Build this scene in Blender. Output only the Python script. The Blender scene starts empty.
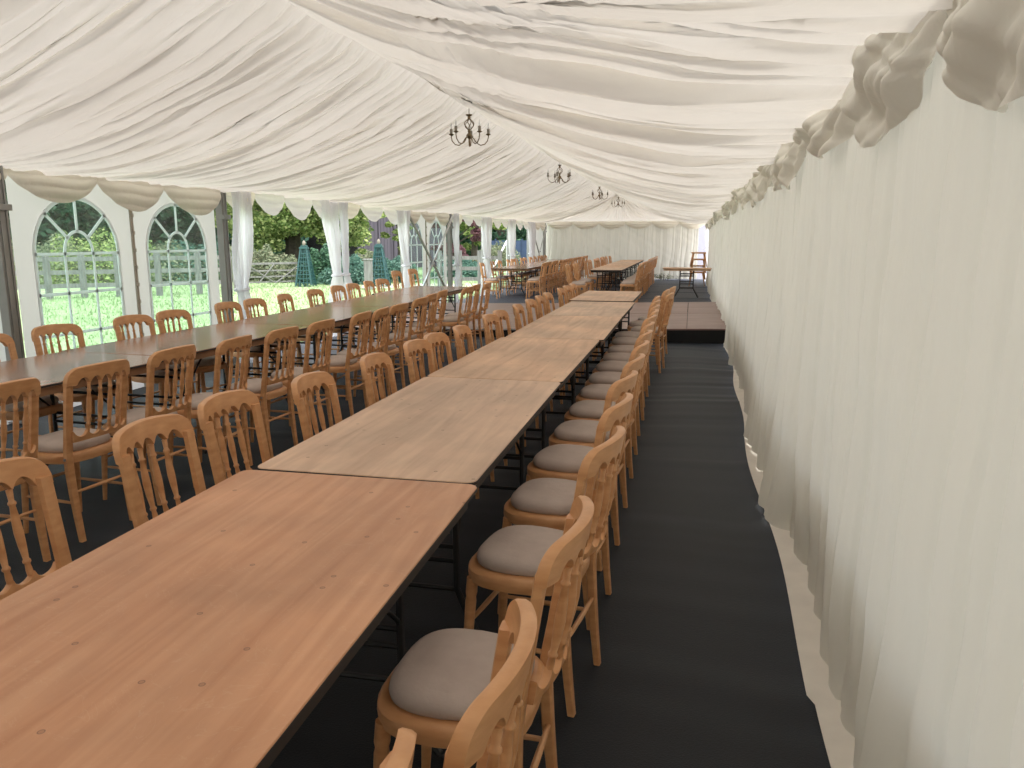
import bpy, bmesh, math, random
import numpy as np
from mathutils import Vector, Matrix
random.seed(7); rng = np.random.default_rng(11)
PI = math.pi
scene = bpy.context.scene
COL = scene.collection

# ------------------------------------------------------------------ camera
FPX = 770.0; CX, CY = 512.0, 384.0; VX, VY = 692.0, 238.0; CAMZ = 1.51
_y = Vector((VX-CX, VY-CY, FPX)).normalized()
_p = math.atan((CY-VY)/FPX)
_u = Vector((0, -math.cos(_p), -math.sin(_p)))
_x = _y.cross(_u).normalized()
_y = _u.cross(_x).normalized()
R3 = Matrix((_x, _y, _u))                     # world <- camera(x right, y down, z forward)
cam_d = bpy.data.cameras.new('camera'); cam = bpy.data.objects.new('camera', cam_d); COL.objects.link(cam)
cam_d.sensor_width = 36; cam_d.lens = FPX/1024*36; cam_d.clip_start = 0.05; cam_d.clip_end = 500
right = R3 @ Vector((1, 0, 0)); up = R3 @ Vector((0, -1, 0)); back = R3 @ Vector((0, 0, -1))
M = Matrix((right, up, back)).transposed().to_4x4(); M.translation = (0, 0, CAMZ)
cam.matrix_world = M
scene.camera = cam
def ray(px, py): return R3 @ Vector((px-CX, py-CY, FPX))
def at(px, py, z):
    d = ray(px, py); k = (z-CAMZ)/d.z; return Vector((d.x*k, d.y*k, z))
def atdist(px, dist):
    d = ray(px, VY); d.z = 0; d.normalize(); return Vector((d.x*dist, d.y*dist, 0))

# ------------------------------------------------------------------ sky, sun, exposure
w = bpy.data.worlds.new('sky'); scene.world = w; w.use_nodes = True
wn = w.node_tree.nodes; wl = w.node_tree.links; wn.clear()
wo = wn.new('ShaderNodeOutputWorld'); wb = wn.new('ShaderNodeBackground')
tc = wn.new('ShaderNodeTexCoord'); sep = wn.new('ShaderNodeSeparateXYZ'); rp = wn.new('ShaderNodeValToRGB')
wl.new(tc.outputs['Generated'], sep.inputs[0]); wl.new(sep.outputs['Z'], rp.inputs[0])
rp.color_ramp.elements[0].position = 0.0; rp.color_ramp.elements[0].color = (0.82, 0.87, 0.95, 1)
rp.color_ramp.elements[1].position = 0.6; rp.color_ramp.elements[1].color = (0.97, 0.98, 1.0, 1)
wl.new(rp.outputs[0], wb.inputs[0]); wb.inputs[1].default_value = 3.4; wl.new(wb.outputs[0], wo.inputs[0])
sd = bpy.data.lights.new('sun', 'SUN'); sd.energy = 4.4; sd.angle = math.radians(12); sd.color = (1, .96, .88)
sun = bpy.data.objects.new('sun', sd); COL.objects.link(sun)
sun.rotation_euler = Vector((0.35, -0.15, 1.0)).to_track_quat('Z', 'Y').to_euler()
scene.view_settings.view_transform = 'Standard'; scene.view_settings.look = 'None'
scene.view_settings.gamma = 1; scene.view_settings.use_curve_mapping = False
scene.view_settings.exposure = 0.06

# ------------------------------------------------------------------ materials
def newmat(name):
    m = bpy.data.materials.new(name); m.use_nodes = True
    return m, m.node_tree.nodes, m.node_tree.links, m.node_tree.nodes['Principled BSDF']
def rgba(c): return (c[0], c[1], c[2], 1)
def mat_noise(name, c1, c2, scale=5, rough=.6, stretch=(1, 1, 1), bump=0, bscale=None, spec=.5, detail=4, metal=0, bdist=.01):
    m, n, l, b = newmat(name)
    t = n.new('ShaderNodeTexCoord'); mp = n.new('ShaderNodeMapping'); mp.inputs['Scale'].default_value = stretch
    nz = n.new('ShaderNodeTexNoise'); nz.inputs['Scale'].default_value = scale; nz.inputs['Detail'].default_value = detail
    r = n.new('ShaderNodeValToRGB'); r.color_ramp.elements[0].position = .3; r.color_ramp.elements[1].position = .7
    r.color_ramp.elements[0].color = rgba(c1); r.color_ramp.elements[1].color = rgba(c2)
    l.new(t.outputs['Object'], mp.inputs[0]); l.new(mp.outputs[0], nz.inputs[0]); l.new(nz.outputs['Fac'], r.inputs[0])
    l.new(r.outputs[0], b.inputs['Base Color']); b.inputs['Roughness'].default_value = rough
    b.inputs['Specular IOR Level'].default_value = spec; b.inputs['Metallic'].default_value = metal
    if bump:
        nb = n.new('ShaderNodeTexNoise'); nb.inputs['Scale'].default_value = bscale or scale*4; nb.inputs['Detail'].default_value = 3
        bp = n.new('ShaderNodeBump'); bp.inputs['Strength'].default_value = bump; bp.inputs['Distance'].default_value = bdist
        l.new(mp.outputs[0], nb.inputs[0]); l.new(nb.outputs['Fac'], bp.inputs['Height']); l.new(bp.outputs[0], b.inputs['Normal'])
    return m
def mat_cloth(name, col, trans, tcol=None, bump=.15, bscale=30, bdist=.01, wr=None):
    """woven lining: part diffuse, part translucent so daylight comes through it"""
    m, n, l, b = newmat(name)
    n.remove(b); out = n['Material Output']
    d = n.new('ShaderNodeBsdfDiffuse'); t = n.new('ShaderNodeBsdfTranslucent'); mx = n.new('ShaderNodeMixShader')
    tcn = n.new('ShaderNodeTexCoord'); nz = n.new('ShaderNodeTexNoise'); nz.inputs['Scale'].default_value = 1.3; nz.inputs['Detail'].default_value = 3
    r = n.new('ShaderNodeValToRGB'); r.color_ramp.elements[0].position = .3; r.color_ramp.elements[1].position = .7
    r.color_ramp.elements[0].color = rgba([c*.94 for c in col]); r.color_ramp.elements[1].color = rgba(col)
    l.new(tcn.outputs['Object'], nz.inputs[0]); l.new(nz.outputs['Fac'], r.inputs[0]); l.new(r.outputs[0], d.inputs[0])
    t.inputs[0].default_value = rgba(tcol or col); mx.inputs[0].default_value = trans
    mp = n.new('ShaderNodeMapping'); mp.inputs['Scale'].default_value = wr or (1, 1, 1)
    nb = n.new('ShaderNodeTexNoise'); nb.inputs['Scale'].default_value = bscale; nb.inputs['Detail'].default_value = 4; nb.inputs['Distortion'].default_value = .6
    bp = n.new('ShaderNodeBump'); bp.inputs['Strength'].default_value = bump; bp.inputs['Distance'].default_value = bdist
    l.new(tcn.outputs['Object'], mp.inputs[0]); l.new(mp.outputs[0], nb.inputs[0]); l.new(nb.outputs['Fac'], bp.inputs['Height'])
    l.new(bp.outputs[0], d.inputs['Normal']); l.new(bp.outputs[0], t.inputs['Normal'])
    l.new(d.outputs[0], mx.inputs[1]); l.new(t.outputs[0], mx.inputs[2]); l.new(mx.outputs[0], out.inputs[0])
    return m
def mat_ply(name, c1, c2, rough, spots=True, spec=.5, coat=0, grain=(.7, 9, 1)):
    """birch ply: long grain, worn patches, screw marks"""
    m, n, l, b = newmat(name)
    t = n.new('ShaderNodeTexCoord'); oi = n.new('ShaderNodeObjectInfo')
    va = n.new('ShaderNodeVectorMath'); va.operation = 'MULTIPLY_ADD'; va.inputs[1].default_value = (13, 7, 5)
    l.new(oi.outputs['Random'], va.inputs[0]); l.new(t.outputs['Object'], va.inputs[2])
    mp = n.new('ShaderNodeMapping'); mp.inputs['Scale'].default_value = (grain[1], grain[0], 1); l.new(va.outputs[0], mp.inputs[0])
    nz = n.new('ShaderNodeTexNoise'); nz.inputs['Scale'].default_value = 1.6; nz.inputs['Detail'].default_value = 8; nz.inputs['Distortion'].default_value = 1.2
    r = n.new('ShaderNodeValToRGB'); r.color_ramp.elements[0].position = .3; r.color_ramp.elements[1].position = .72
    r.color_ramp.elements[0].color = rgba(c1); r.color_ramp.elements[1].color = rgba(c2)
    l.new(mp.outputs[0], nz.inputs[0]); l.new(nz.outputs['Fac'], r.inputs[0])
    n2 = n.new('ShaderNodeTexNoise'); n2.inputs['Scale'].default_value = 2.2; n2.inputs['Detail'].default_value = 5; l.new(va.outputs[0], n2.inputs[0])
    hs = n.new('ShaderNodeHueSaturation'); l.new(r.outputs[0], hs.inputs['Color'])
    mr = n.new('ShaderNodeMapRange'); mr.inputs[1].default_value = .3; mr.inputs[2].default_value = .7; mr.inputs[3].default_value = .80; mr.inputs[4].default_value = 1.18
    l.new(n2.outputs['Fac'], mr.inputs[0]); l.new(mr.outputs[0], hs.inputs['Value'])
    mr2 = n.new('ShaderNodeMapRange'); mr2.inputs[1].default_value = 0; mr2.inputs[2].default_value = 1; mr2.inputs[3].default_value = .8; mr2.inputs[4].default_value = 1.12
    l.new(oi.outputs['Random'], mr2.inputs[0]); l.new(mr2.outputs[0], hs.inputs['Saturation'])
    last = hs.outputs[0]
    if spots:
        vo = n.new('ShaderNodeTexVoronoi'); vo.voronoi_dimensions = '2D'; vo.inputs['Scale'].default_value = 6.0; vo.inputs['Randomness'].default_value = 1; l.new(va.outputs[0], vo.inputs['Vector'])
        cr = n.new('ShaderNodeValToRGB'); e = cr.color_ramp.elements
        e[0].position = .0; e[0].color = (.75, .7, .65, 1); e[1].position = .030; e[1].color = (.20, .16, .14, 1); e.new(.026).color = (.75, .7, .65, 1)
        e.new(.040).color = (1, 1, 1, 1)
        l.new(vo.outputs['Distance'], cr.inputs[0])
        sp = n.new('ShaderNodeSeparateColor'); l.new(vo.outputs['Color'], sp.inputs[0])
        gt = n.new('ShaderNodeMath'); gt.operation = 'GREATER_THAN'; gt.inputs[1].default_value = .35; l.new(sp.outputs[0], gt.inputs[0])
        mm = n.new('ShaderNodeMix'); mm.data_type = 'RGBA'; mm.blend_type = 'MULTIPLY'
        l.new(gt.outputs[0], mm.inputs[0]); l.new(last, mm.inputs[6]); l.new(cr.outputs[0], mm.inputs[7]); last = mm.outputs[2]
        # pale scratches
        ns = n.new('ShaderNodeTexNoise'); ns.inputs['Scale'].default_value = 5; ns.inputs['Detail'].default_value = 9; ns.inputs['Distortion'].default_value = 3
        l.new(va.outputs[0], ns.inputs[0])
        cs = n.new('ShaderNodeValToRGB'); e = cs.color_ramp.elements; e[0].position = .495; e[0].color = (0, 0, 0, 1); e[1].position = .50; e[1].color = (.16, .16, .16, 1); e.new(.505).color = (0, 0, 0, 1)
        l.new(ns.outputs['Fac'], cs.inputs[0])
        m2 = n.new('ShaderNodeMix'); m2.data_type = 'RGBA'; l.new(cs.outputs[0], m2.inputs[0]); l.new(last, m2.inputs[6]); m2.inputs[7].default_value = (.78, .6, .42, 1); last = m2.outputs[2]
    l.new(last, b.inputs['Base Color'])
    b.inputs['Roughness'].default_value = rough; b.inputs['Specular IOR Level'].default_value = spec
    if coat: b.inputs['Coat Weight'].default_value = coat; b.inputs['Coat Roughness'].default_value = .12
    bp = n.new('ShaderNodeBump'); bp.inputs['Strength'].default_value = .12; bp.inputs['Distance'].default_value = .004
    l.new(n2.outputs['Fac'], bp.inputs['Height']); l.new(bp.outputs[0], b.inputs['Normal'])
    return m
def mat_plain(name, c, rough=.5, metal=0, spec=.5):
    return mat_noise(name, [x*.9 for x in c], c, 8, rough, spec=spec, metal=metal)
def mat_leaf(name, c1, c2, c3):
    m, n, l, b = newmat(name)
    g = n.new('ShaderNodeNewGeometry'); r = n.new('ShaderNodeValToRGB'); e = r.color_ramp.elements
    e[0].color = rgba(c1); e[1].color = rgba(c3); e.new(.5).color = rgba(c2)
    l.new(g.outputs['Random Per Island'], r.inputs[0]); l.new(r.outputs[0], b.inputs['Base Color'])
    b.inputs['Roughness'].default_value = .5; b.inputs['Specular IOR Level'].default_value = .3
    t = n.new('ShaderNodeBsdfTranslucent'); l.new(r.outputs[0], t.inputs[0]); mx = n.new('ShaderNodeMixShader'); mx.inputs[0].default_value = .35
    l.new(b.outputs[0], mx.inputs[1]); l.new(t.outputs[0], mx.inputs[2]); l.new(mx.outputs[0], n['Material Output'].inputs[0])
    return m
def mat_clear(name, tint, fac):
    m, n, l, b = newmat(name); n.remove(b)
    t = n.new('ShaderNodeBsdfTransparent'); t.inputs[0].default_value = rgba(tint)
    d = n.new('ShaderNodeBsdfPrincipled'); d.inputs['Base Color'].default_value = (.7, .8, .8, 1); d.inputs['Roughness'].default_value = .25
    mx = n.new('ShaderNodeMixShader'); mx.inputs[0].default_value = fac
    tcn = n.new('ShaderNodeTexCoord'); nz = n.new('ShaderNodeTexNoise'); nz.inputs['Scale'].default_value = 6; nz.inputs['Detail'].default_value = 5
    mr = n.new('ShaderNodeMapRange'); mr.inputs[3].default_value = fac*.3; mr.inputs[4].default_value = fac*1.7
    l.new(tcn.outputs['Object'], nz.inputs[0]); l.new(nz.outputs['Fac'], mr.inputs[0]); l.new(mr.outputs[0], mx.inputs[0])
    l.new(t.outputs[0], mx.inputs[1]); l.new(d.outputs[0], mx.inputs[2]); l.new(mx.outputs[0], n['Material Output'].inputs[0])
    return m

CEIL = mat_cloth('cream_lining', (.67, .635, .58), .165, (.88, .825, .755), bump=.25, bscale=5, bdist=.02, wr=(1, 2.5, 1))
DRAPE = mat_cloth('cream_drape', (.73, .705, .64), .11, (.80, .81, .74), bump=.35, bscale=6, bdist=.02, wr=(1, 1, .35))
VAL = mat_cloth('cream_valance', (.86, .82, .74), .18, (.86, .80, .68), bump=.5, bscale=9, bdist=.02)
WHITEC = mat_cloth('white_curtain', (.88, .89, .92), .55, (.93, .93, .97), bump=.5, bscale=7, bdist=.02)
RVAL = mat_cloth('cream_bunched_valance', (.92, .895, .83), .04, (.86, .80, .68), bump=.5, bscale=9, bdist=.02)
WVAL = mat_cloth('white_backlit_valance', (.80, .78, .74), .22, (.84, .82, .80), bump=.5, bscale=9, bdist=.02)
PVC = mat_cloth('white_pvc', (.78, .775, .77), .24, (.82, .81, .82), bump=.08, bscale=3)
CLEAR = mat_clear('clear_pvc', (.74, .90, .86), .16)
BAR = mat_cloth('white_window_bar', (.86, .87, .88), .5, bump=.05)
ALU = mat_plain('grey_aluminium', (.34, .34, .33), .42, metal=.45)
SILVER = mat_plain('bright_steel', (.6, .61, .63), .35, metal=.8)
CHAIRW = mat_noise('beech_wood', (.56, .265, .11), (.70, .37, .175), 3, .38, (4, 4, 14), bump=.05, bscale=30)
PAD = mat_noise('taupe_seat_fabric', (.45, .365, .32), (.55, .455, .405), 9, .95, bump=.15, bscale=90, spec=.1)
STEEL = mat_plain('black_steel', (.018, .018, .02), .45)
BOLT = mat_plain('bolt_steel', (.55, .55, .55), .3, metal=.9)
PLY = mat_ply('worn_birch_ply', (.50, .285, .16), (.68, .43, .262), .46)
PLYW = mat_ply('warm_varnished_ply', (.50, .25, .145), (.66, .375, .235), .40)
PLYG = mat_ply('glossy_brown_ply', (.27, .125, .075), (.42, .225, .145), .25, coat=.4)
BATTEN = mat_noise('edge_batten', (.20, .10, .05), (.30, .16, .08), 4, .6, (8, 1, 1))
DARKEDGE = mat_plain('dark_table_edge', (.022, .018, .017), .6)
STAGE = mat_noise('brown_stage_board', (.19, .105, .085), (.27, .16, .13), 1.6, .42, (1, 3, 1), bump=.05)
SKIRT = mat_plain('black_riser', (.01, .01, .011), .9)
BRASS = mat_plain('aged_brass', (.20, .145, .085), .38, metal=.6)
CANDLE = mat_plain('candle_tube', (.24, .21, .17), .6)
BULB = mat_clear('bulb_glass', (.95, .95, .95), .25)

# carpet: wrinkled dark needle felt
CARPET, n, l, b = newmat('charcoal_carpet')
t = n.new('ShaderNodeTexCoord'); nz = n.new('ShaderNodeTexNoise'); nz.inputs['Scale'].default_value = 160; nz.inputs['Detail'].default_value = 2
r = n.new('ShaderNodeValToRGB'); r.color_ramp.elements[0].color = (.0035, .0045, .0065, 1); r.color_ramp.elements[1].color = (.0105, .013, .018, 1)
l.new(t.outputs['Object'], nz.inputs[0]); l.new(nz.outputs['Fac'], r.inputs[0]); l.new(r.outputs[0], b.inputs['Base Color'])
b.inputs['Roughness'].default_value = .62; b.inputs['Specular IOR Level'].default_value = .35
b.inputs['Sheen Weight'].default_value = .12; b.inputs['Sheen Roughness'].default_value = .4; b.inputs['Sheen Tint'].default_value = (.7, .8, 1, 1)
bp = n.new('ShaderNodeBump'); bp.inputs['Strength'].default_value = .4; bp.inputs['Distance'].default_value = .004
l.new(nz.outputs['Fac'], bp.inputs['Height']); l.new(bp.outputs[0], b.inputs['Normal'])
GRASS = mat_noise('lawn_grass', (.24, .34, .17), (.34, .43, .24), 1.2, .9, bump=.6, bscale=30, spec=.1, bdist=.05, detail=8)
BLADE = mat_leaf('grass_blades', (.22, .33, .15), (.30, .40, .20), (.44, .50, .32))
PATHM = mat_noise('pale_gravel', (.42, .38, .32), (.58, .53, .46), 9, .9)
LEAFG = mat_leaf('bright_green_leaves', (.10, .17, .05), (.27, .37, .12), (.58, .62, .27))
LEAFD = mat_leaf('dark_green_leaves', (.03, .08, .05), (.06, .14, .08), (.12, .23, .13))
LEAFB = mat_leaf('blue_green_leaves', (.05, .12, .09), (.09, .19, .15), (.16, .29, .22))
LEAFR = mat_leaf('copper_leaves', (.11, .05, .06), (.20, .09, .11), (.34, .19, .19))
LEAFS = mat_leaf('sage_shrub_leaves', (.14, .18, .11), (.22, .26, .16), (.36, .36, .24))
BARK = mat_noise('bark', (.05, .04, .03), (.11, .09, .07), 8, .9)
WGREY = mat_noise('weathered_grey_timber', (.13, .128, .125), (.24, .237, .23), 3, .8, (6, 6, 1))
OBEL = mat_plain('dark_green_paint', (.015, .07, .07), .5)
BLUEP = mat_noise('blue_panel', (.008, .025, .07), (.02, .045, .11), 2, .6)
BARN, n, l, b = newmat('dark_barn_boards')
t = n.new('ShaderNodeTexCoord'); sx = n.new('ShaderNodeSeparateXYZ'); mu = n.new('ShaderNodeMath'); mu.operation = 'MULTIPLY'; mu.inputs[1].default_value = 4.5
fr = n.new('ShaderNodeMath'); fr.operation = 'FRACT'; gt = n.new('ShaderNodeMath'); gt.operation = 'GREATER_THAN'; gt.inputs[1].default_value = .12
nz = n.new('ShaderNodeTexNoise'); nz.inputs['Scale'].default_value = 3; mpb = n.new('ShaderNodeMapping'); mpb.inputs['Scale'].default_value = (3, 1, .1)
r = n.new('ShaderNodeValToRGB'); r.color_ramp.elements[0].color = (.055, .045, .065, 1); r.color_ramp.elements[1].color = (.15, .13, .17, 1)
mx = n.new('ShaderNodeMix'); mx.data_type = 'RGBA'; mx.inputs[6].default_value = (.02, .017, .025, 1)
l.new(t.outputs['Object'], sx.inputs[0]); l.new(sx.outputs[0], mu.inputs[0]); l.new(mu.outputs[0], fr.inputs[0]); l.new(fr.outputs[0], gt.inputs[0])
l.new(t.outputs['Object'], mpb.inputs[0]); l.new(mpb.outputs[0], nz.inputs[0]); l.new(nz.outputs['Fac'], r.inputs[0])
l.new(gt.outputs[0], mx.inputs[0]); l.new(r.outputs[0], mx.inputs[7]); l.new(mx.outputs[2], b.inputs['Base Color']); b.inputs['Roughness'].default_value = .8

# ------------------------------------------------------------------ object helpers
def link(name, me, mat, parent=None, smooth=False):
    if mat is not None and not me.materials: me.materials.append(mat)
    if smooth:
        me.polygons.foreach_set('use_smooth', [True]*len(me.polygons))
    o = bpy.data.objects.new(name, me); COL.objects.link(o)
    if parent: o.parent = parent
    return o
def obj(name, bm, mat, parent=None, smooth=False):
    if smooth:
        bmesh.ops.recalc_face_normals(bm, faces=bm.faces)
        for e in bm.edges:
            if len(e.link_faces) == 2 and e.calc_face_angle(0) > .75: e.smooth = False
    me = bpy.data.meshes.new(name); bm.to_mesh(me); bm.free(); return link(name, me, mat, parent, smooth)
def tag(o, label, cat, group=None, kind=None):
    o['label'] = label; o['category'] = cat
    if group: o['group'] = group
    if kind: o['kind'] = kind
    return o
def thing(name, label, cat, loc=(0, 0, 0), rotz=0, group=None):
    o = bpy.data.objects.new(name, None); COL.objects.link(o); o.location = loc; o.rotation_euler = (0, 0, rotz); o.empty_display_size = .2
    return tag(o, label, cat, group)
def struct(name, bm_or_me, mat, smooth=False, parent=None):
    o = obj(name, bm_or_me, mat, parent, smooth) if isinstance(bm_or_me, bmesh.types.BMesh) else link(name, bm_or_me, mat, parent, smooth)
    if not parent: o['kind'] = 'structure'
    return o
def dup(root, loc, rotz, label, group=None):
    r = root.copy(); COL.objects.link(r); r.location = loc; r.rotation_euler = (0, 0, rotz); r['label'] = label
    if group: r['group'] = group
    for ch in list(root.children):
        c = ch.copy(); COL.objects.link(c); c.parent = r
        for g in list(ch.children):
            d = g.copy(); COL.objects.link(d); d.parent = c
    return r
def box(bm, c, s, rot=None, bev=0):
    r = bmesh.ops.create_cube(bm, size=1); vs = r['verts']
    mt = Matrix.Translation(c) @ (rot.to_4x4() if rot else Matrix.Identity(4)) @ Matrix.Diagonal((s[0], s[1], s[2], 1))
    bmesh.ops.transform(bm, matrix=mt, verts=vs)
    if bev:
        ed = list({e for v in vs for e in v.link_edges}); bmesh.ops.bevel(bm, geom=ed, offset=bev, segments=2, affect='EDGES', profile=.5)
def beam(bm, a, b, wx, wy, bev=0, upv=Vector((0, 0, 1))):
    a = Vector(a); b = Vector(b); d = b-a; z = d.normalized()
    if abs(z.dot(upv)) > .98: upv = Vector((0, 1, 0))
    x = upv.cross(z).normalized(); y = z.cross(x)
    box(bm, (a+b)/2, (wx, wy, d.length), Matrix((x, y, z)).transposed(), bev)
def loft(bm, rings, cap=True):
    """rings: list of lists of points"""
    vr = [[bm.verts.new(p) for p in r] for r in rings]; n = len(vr[0])
    for i in range(len(vr)-1):
        for j in range(n):
            bm.faces.new((vr[i][j], vr[i][(j+1) % n], vr[i+1][(j+1) % n], vr[i+1][j]))
    if cap:
        bm.faces.new(list(reversed(vr[0]))); bm.faces.new(vr[-1])
def tube(bm, pts, rad, n=8):
    pts = [Vector(p) for p in pts]; rings = []
    if not hasattr(rad, '__len__'): rad = [rad]*len(pts)
    ref = Vector((0, 0, 1))
    x = None
    for i, p in enumerate(pts):
        d = (pts[min(i+1, len(pts)-1)]-pts[max(i-1, 0)]).normalized()
        if x is None:
            if abs(d.dot(ref)) > .9: ref = Vector((1, 0, 0))
            x = ref.cross(d).normalized()
        else: x = (x-d*x.dot(d)).normalized()
        y = d.cross(x)
        rings.append([p+(x*math.cos(2*PI*k/n)+y*math.sin(2*PI*k/n))*rad[i] for k in range(n)])
    loft(bm, rings)
def grid_mesh(name, P):
    """P: array (a,b,3)"""
    a, b2 = P.shape[:2]; me = bpy.data.meshes.new(name)
    idx = np.arange(a*b2).reshape(a, b2)
    q = np.stack([idx[:-1, :-1], idx[1:, :-1], idx[1:, 1:], idx[:-1, 1:]], -1).reshape(-1, 4)
    me.vertices.add(a*b2); me.vertices.foreach_set('co', P.reshape(-1).astype(np.float32))
    me.loops.add(q.size); me.loops.foreach_set('vertex_index', q.reshape(-1).astype(np.int32))
    me.polygons.add(len(q)); me.polygons.foreach_set('loop_start', np.arange(0, q.size, 4, dtype=np.int32))
    me.update(calc_edges=True); me.polygons.foreach_set('use_smooth', [True]*len(q)); me.validate()
    return me

# ------------------------------------------------------------------ cloth folds
def smooth1(t, seed, f=1.0):
    """smooth 1-D value noise -1..1"""
    r = np.random.default_rng(seed).uniform(-1, 1, 4096); x = np.asarray(t)*f+500; i = np.floor(x).astype(int); k = x-i; k = k*k*(3-2*k)
    return r[i % 4096]*(1-k)+r[(i+1) % 4096]*k
class Folds:
    def __init__(s, lo, hi, wmin, wmax, seed):
        g = np.random.default_rng(seed); c = [lo]
        while c[-1] < hi: c.append(c[-1]+g.uniform(wmin, wmax)**1.0)
        s.c = np.array(c); s.h = g.uniform(.5, 1, len(c)); s.sk = g.uniform(.7, 1.5, len(c))
    def __call__(s, t):
        i = np.clip(np.searchsorted(s.c, t)-1, 0, len(s.c)-2); wd = s.c[i+1]-s.c[i]; k = np.clip((t-s.c[i])/wd, 0, 1)
        return np.sin(PI*k**s.sk[i])**.8*s.h[i]*wd
    def tuck(s, t, c=.33):
        """sideways shift that lays each fold over the one before it (real overlapping cloth)"""
        i = np.clip(np.searchsorted(s.c, t)-1, 0, len(s.c)-2); wd = s.c[i+1]-s.c[i]; k = np.clip((t-s.c[i])/wd, 0, 1)
        return -np.where(k < .5, np.sin(2*PI*k), 0)*c*wd*(.4+.6*s.h[i])

# ------------------------------------------------------------------ tent shell
XL, XR, XM = -5.45, .60, -2.42
EAVE, RIDGE = 2.11, 3.06
Y0, YH, Y1 = -2.6, 26.4, 29.3
POST = [5.3+2.95*k for k in range(-2, 9)]            # tent bays
def make_slope(side, seed):
    fa = Folds(-12, 40, .10, .30, seed); fb = Folds(-12, 40, .045, .15, seed+1); fc = Folds(-12, 40, .03, .09, seed+2)
    Y = np.arange(Y0, Y1+.001, .011); s = np.linspace(0, 1, 44)
    YY, S = np.meshgrid(Y, s, indexing='ij')
    Yr = np.minimum(YY, YH)
    hip = np.clip((YY-YH)/(Y1-YH), 0, 1)
    xe = XL if side < 0 else XR
    X = XM+(xe-XM)*S
    Yp = Yr+(YY-Yr)*S
    z = RIDGE+(EAVE-RIDGE)*S
    sag = (.14 if side < 0 else .19)*(4*S*(1-S))*(1-.35*hip)
    bay = ((YY-POST[0]) % 2.95)/2.95
    scal = .055*np.sin(PI*bay)*np.sin(PI*S)          # lining hangs lower between rafters
    t = YY+.16*smooth1(S*2.2+YY*.15, seed+5)+.10*(1-S)*np.sin(2*PI*bay)+.05*smooth1(S*5+YY*.6, seed+8)
    fine = np.clip(1.25-1.2*S, .15, 1)
    amp = np.minimum(1, .35+S*2.5)*np.minimum(1, .45+(1-S)*2.5)
    tb_ = t+.04*smooth1(S*3, seed+6)
    fold = (.56*fa(t)*amp+.58*fb(tb_)*(.6+.4*fine)+.38*fc(YY+.03*smooth1(S*4+YY, seed+7))*fine)
    ends = np.minimum(1, S*8)*np.minimum(1, (1-S)*8)
    Yp = Yp+(fa.tuck(t, .34)*amp+fb.tuck(tb_, .30))*ends*(1-hip)
    fold *= np.minimum(1, S*14)
    fold *= (1-.5*hip*(1-S))
    z = z-sag-scal-fold
    z[:, -1] = EAVE+.02
    return np.stack([X, Yp, z], -1)
me1 = grid_mesh('ceiling', make_slope(-1, 21)); me2 = grid_mesh('ceiling', make_slope(1, 61))
# end hip: fan of pleats from the last ridge point to the end wall
fa = Folds(-8, 8, .10, .34, 5); fb = Folds(-8, 8, .04, .12, 6)
Xs = np.linspace(XL, XR, 420); s = np.linspace(0, 1, 40); XX, S = np.meshgrid(Xs, s, indexing='ij')
P = np.stack([XM+(XX-XM)*S, YH+(Y1-YH)*S, RIDGE+(EAVE-RIDGE)*S-.16*4*S*(1-S)-(.35*fa(XX)+.3*fb(XX))*np.sin(PI*np.clip(S*.9+.1, 0, 1))], -1)
me3 = grid_mesh('ceiling', P)
bm = bmesh.new()
for m_ in (me1, me2, me3): bm.from_mesh(m_)
for f in bm.faces: f.smooth = True
struct('ceiling', bm, CEIL)
# right wall drape
def drape_wall(Ya, Yb, top, seed, hem):
    fa = Folds(Ya-3, Yb+3, .10, .32, seed); fb = Folds(Ya-3, Yb+3, .05, .12, seed+1)
    Y = np.arange(Ya, Yb, .016); v = np.linspace(0, 1, 40); YY, V = np.meshgrid(Y, v, indexing='ij')   # v 0 top
    t = YY+.10*smooth1(V*2+YY*.3, seed+3)*V+.05*smooth1(V*5+YY, seed+4)*V
    f = .19*fa(t)*(.45+.55*V)+.20*fb(YY+.03*V)*(1-.6*V)
    bulge = hem(YY)*V**2.2
    ruf = .030*smooth1(YY*3+V*2, seed+9)*V**2+.018*np.clip(V-.8, 0, 1)*5*smooth1(YY*9, seed+12)
    wr = .008*smooth1(V*9+YY*2.3, seed+10)+.006*smooth1(V*17-YY*5, seed+11)
    zb = .012+.012*(1+smooth1(YY*2, seed+6))
    return XR-.01-f-bulge-ruf-wr, YY+fa.tuck(t, .10), top+(zb-top)*V
def hemf(Y): return .02+.07*np.exp(-((Y-4.3)/.42)**2)+.06*np.exp(-((Y-5.6)/.8)**2)+.03*np.exp(-((Y-2.0)/.5)**2)
X, Y, Z = drape_wall(Y0, 27.6, EAVE+.02, 31, hemf)
struct('wall_right', grid_mesh('wall_right', np.stack([X, Y, Z], -1)), DRAPE)
# end wall drape, stopping short of the doorway at the right corner
X, Y, Z = drape_wall(XL, .24, EAVE+.02, 41, lambda q: .03+0*q)
P = np.stack([Y, Y1-.0+(X-XR), Z], -1); struct('wall_back', grid_mesh('wall_back', P), DRAPE)
# wall behind the camera
X, Y, Z = drape_wall(XL, XR, EAVE+.9, 51, lambda q: .03+0*q)
struct('wall_front', grid_mesh('wall_front', np.stack([Y, Y0-(X-XR), Z], -1)), DRAPE)
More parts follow.
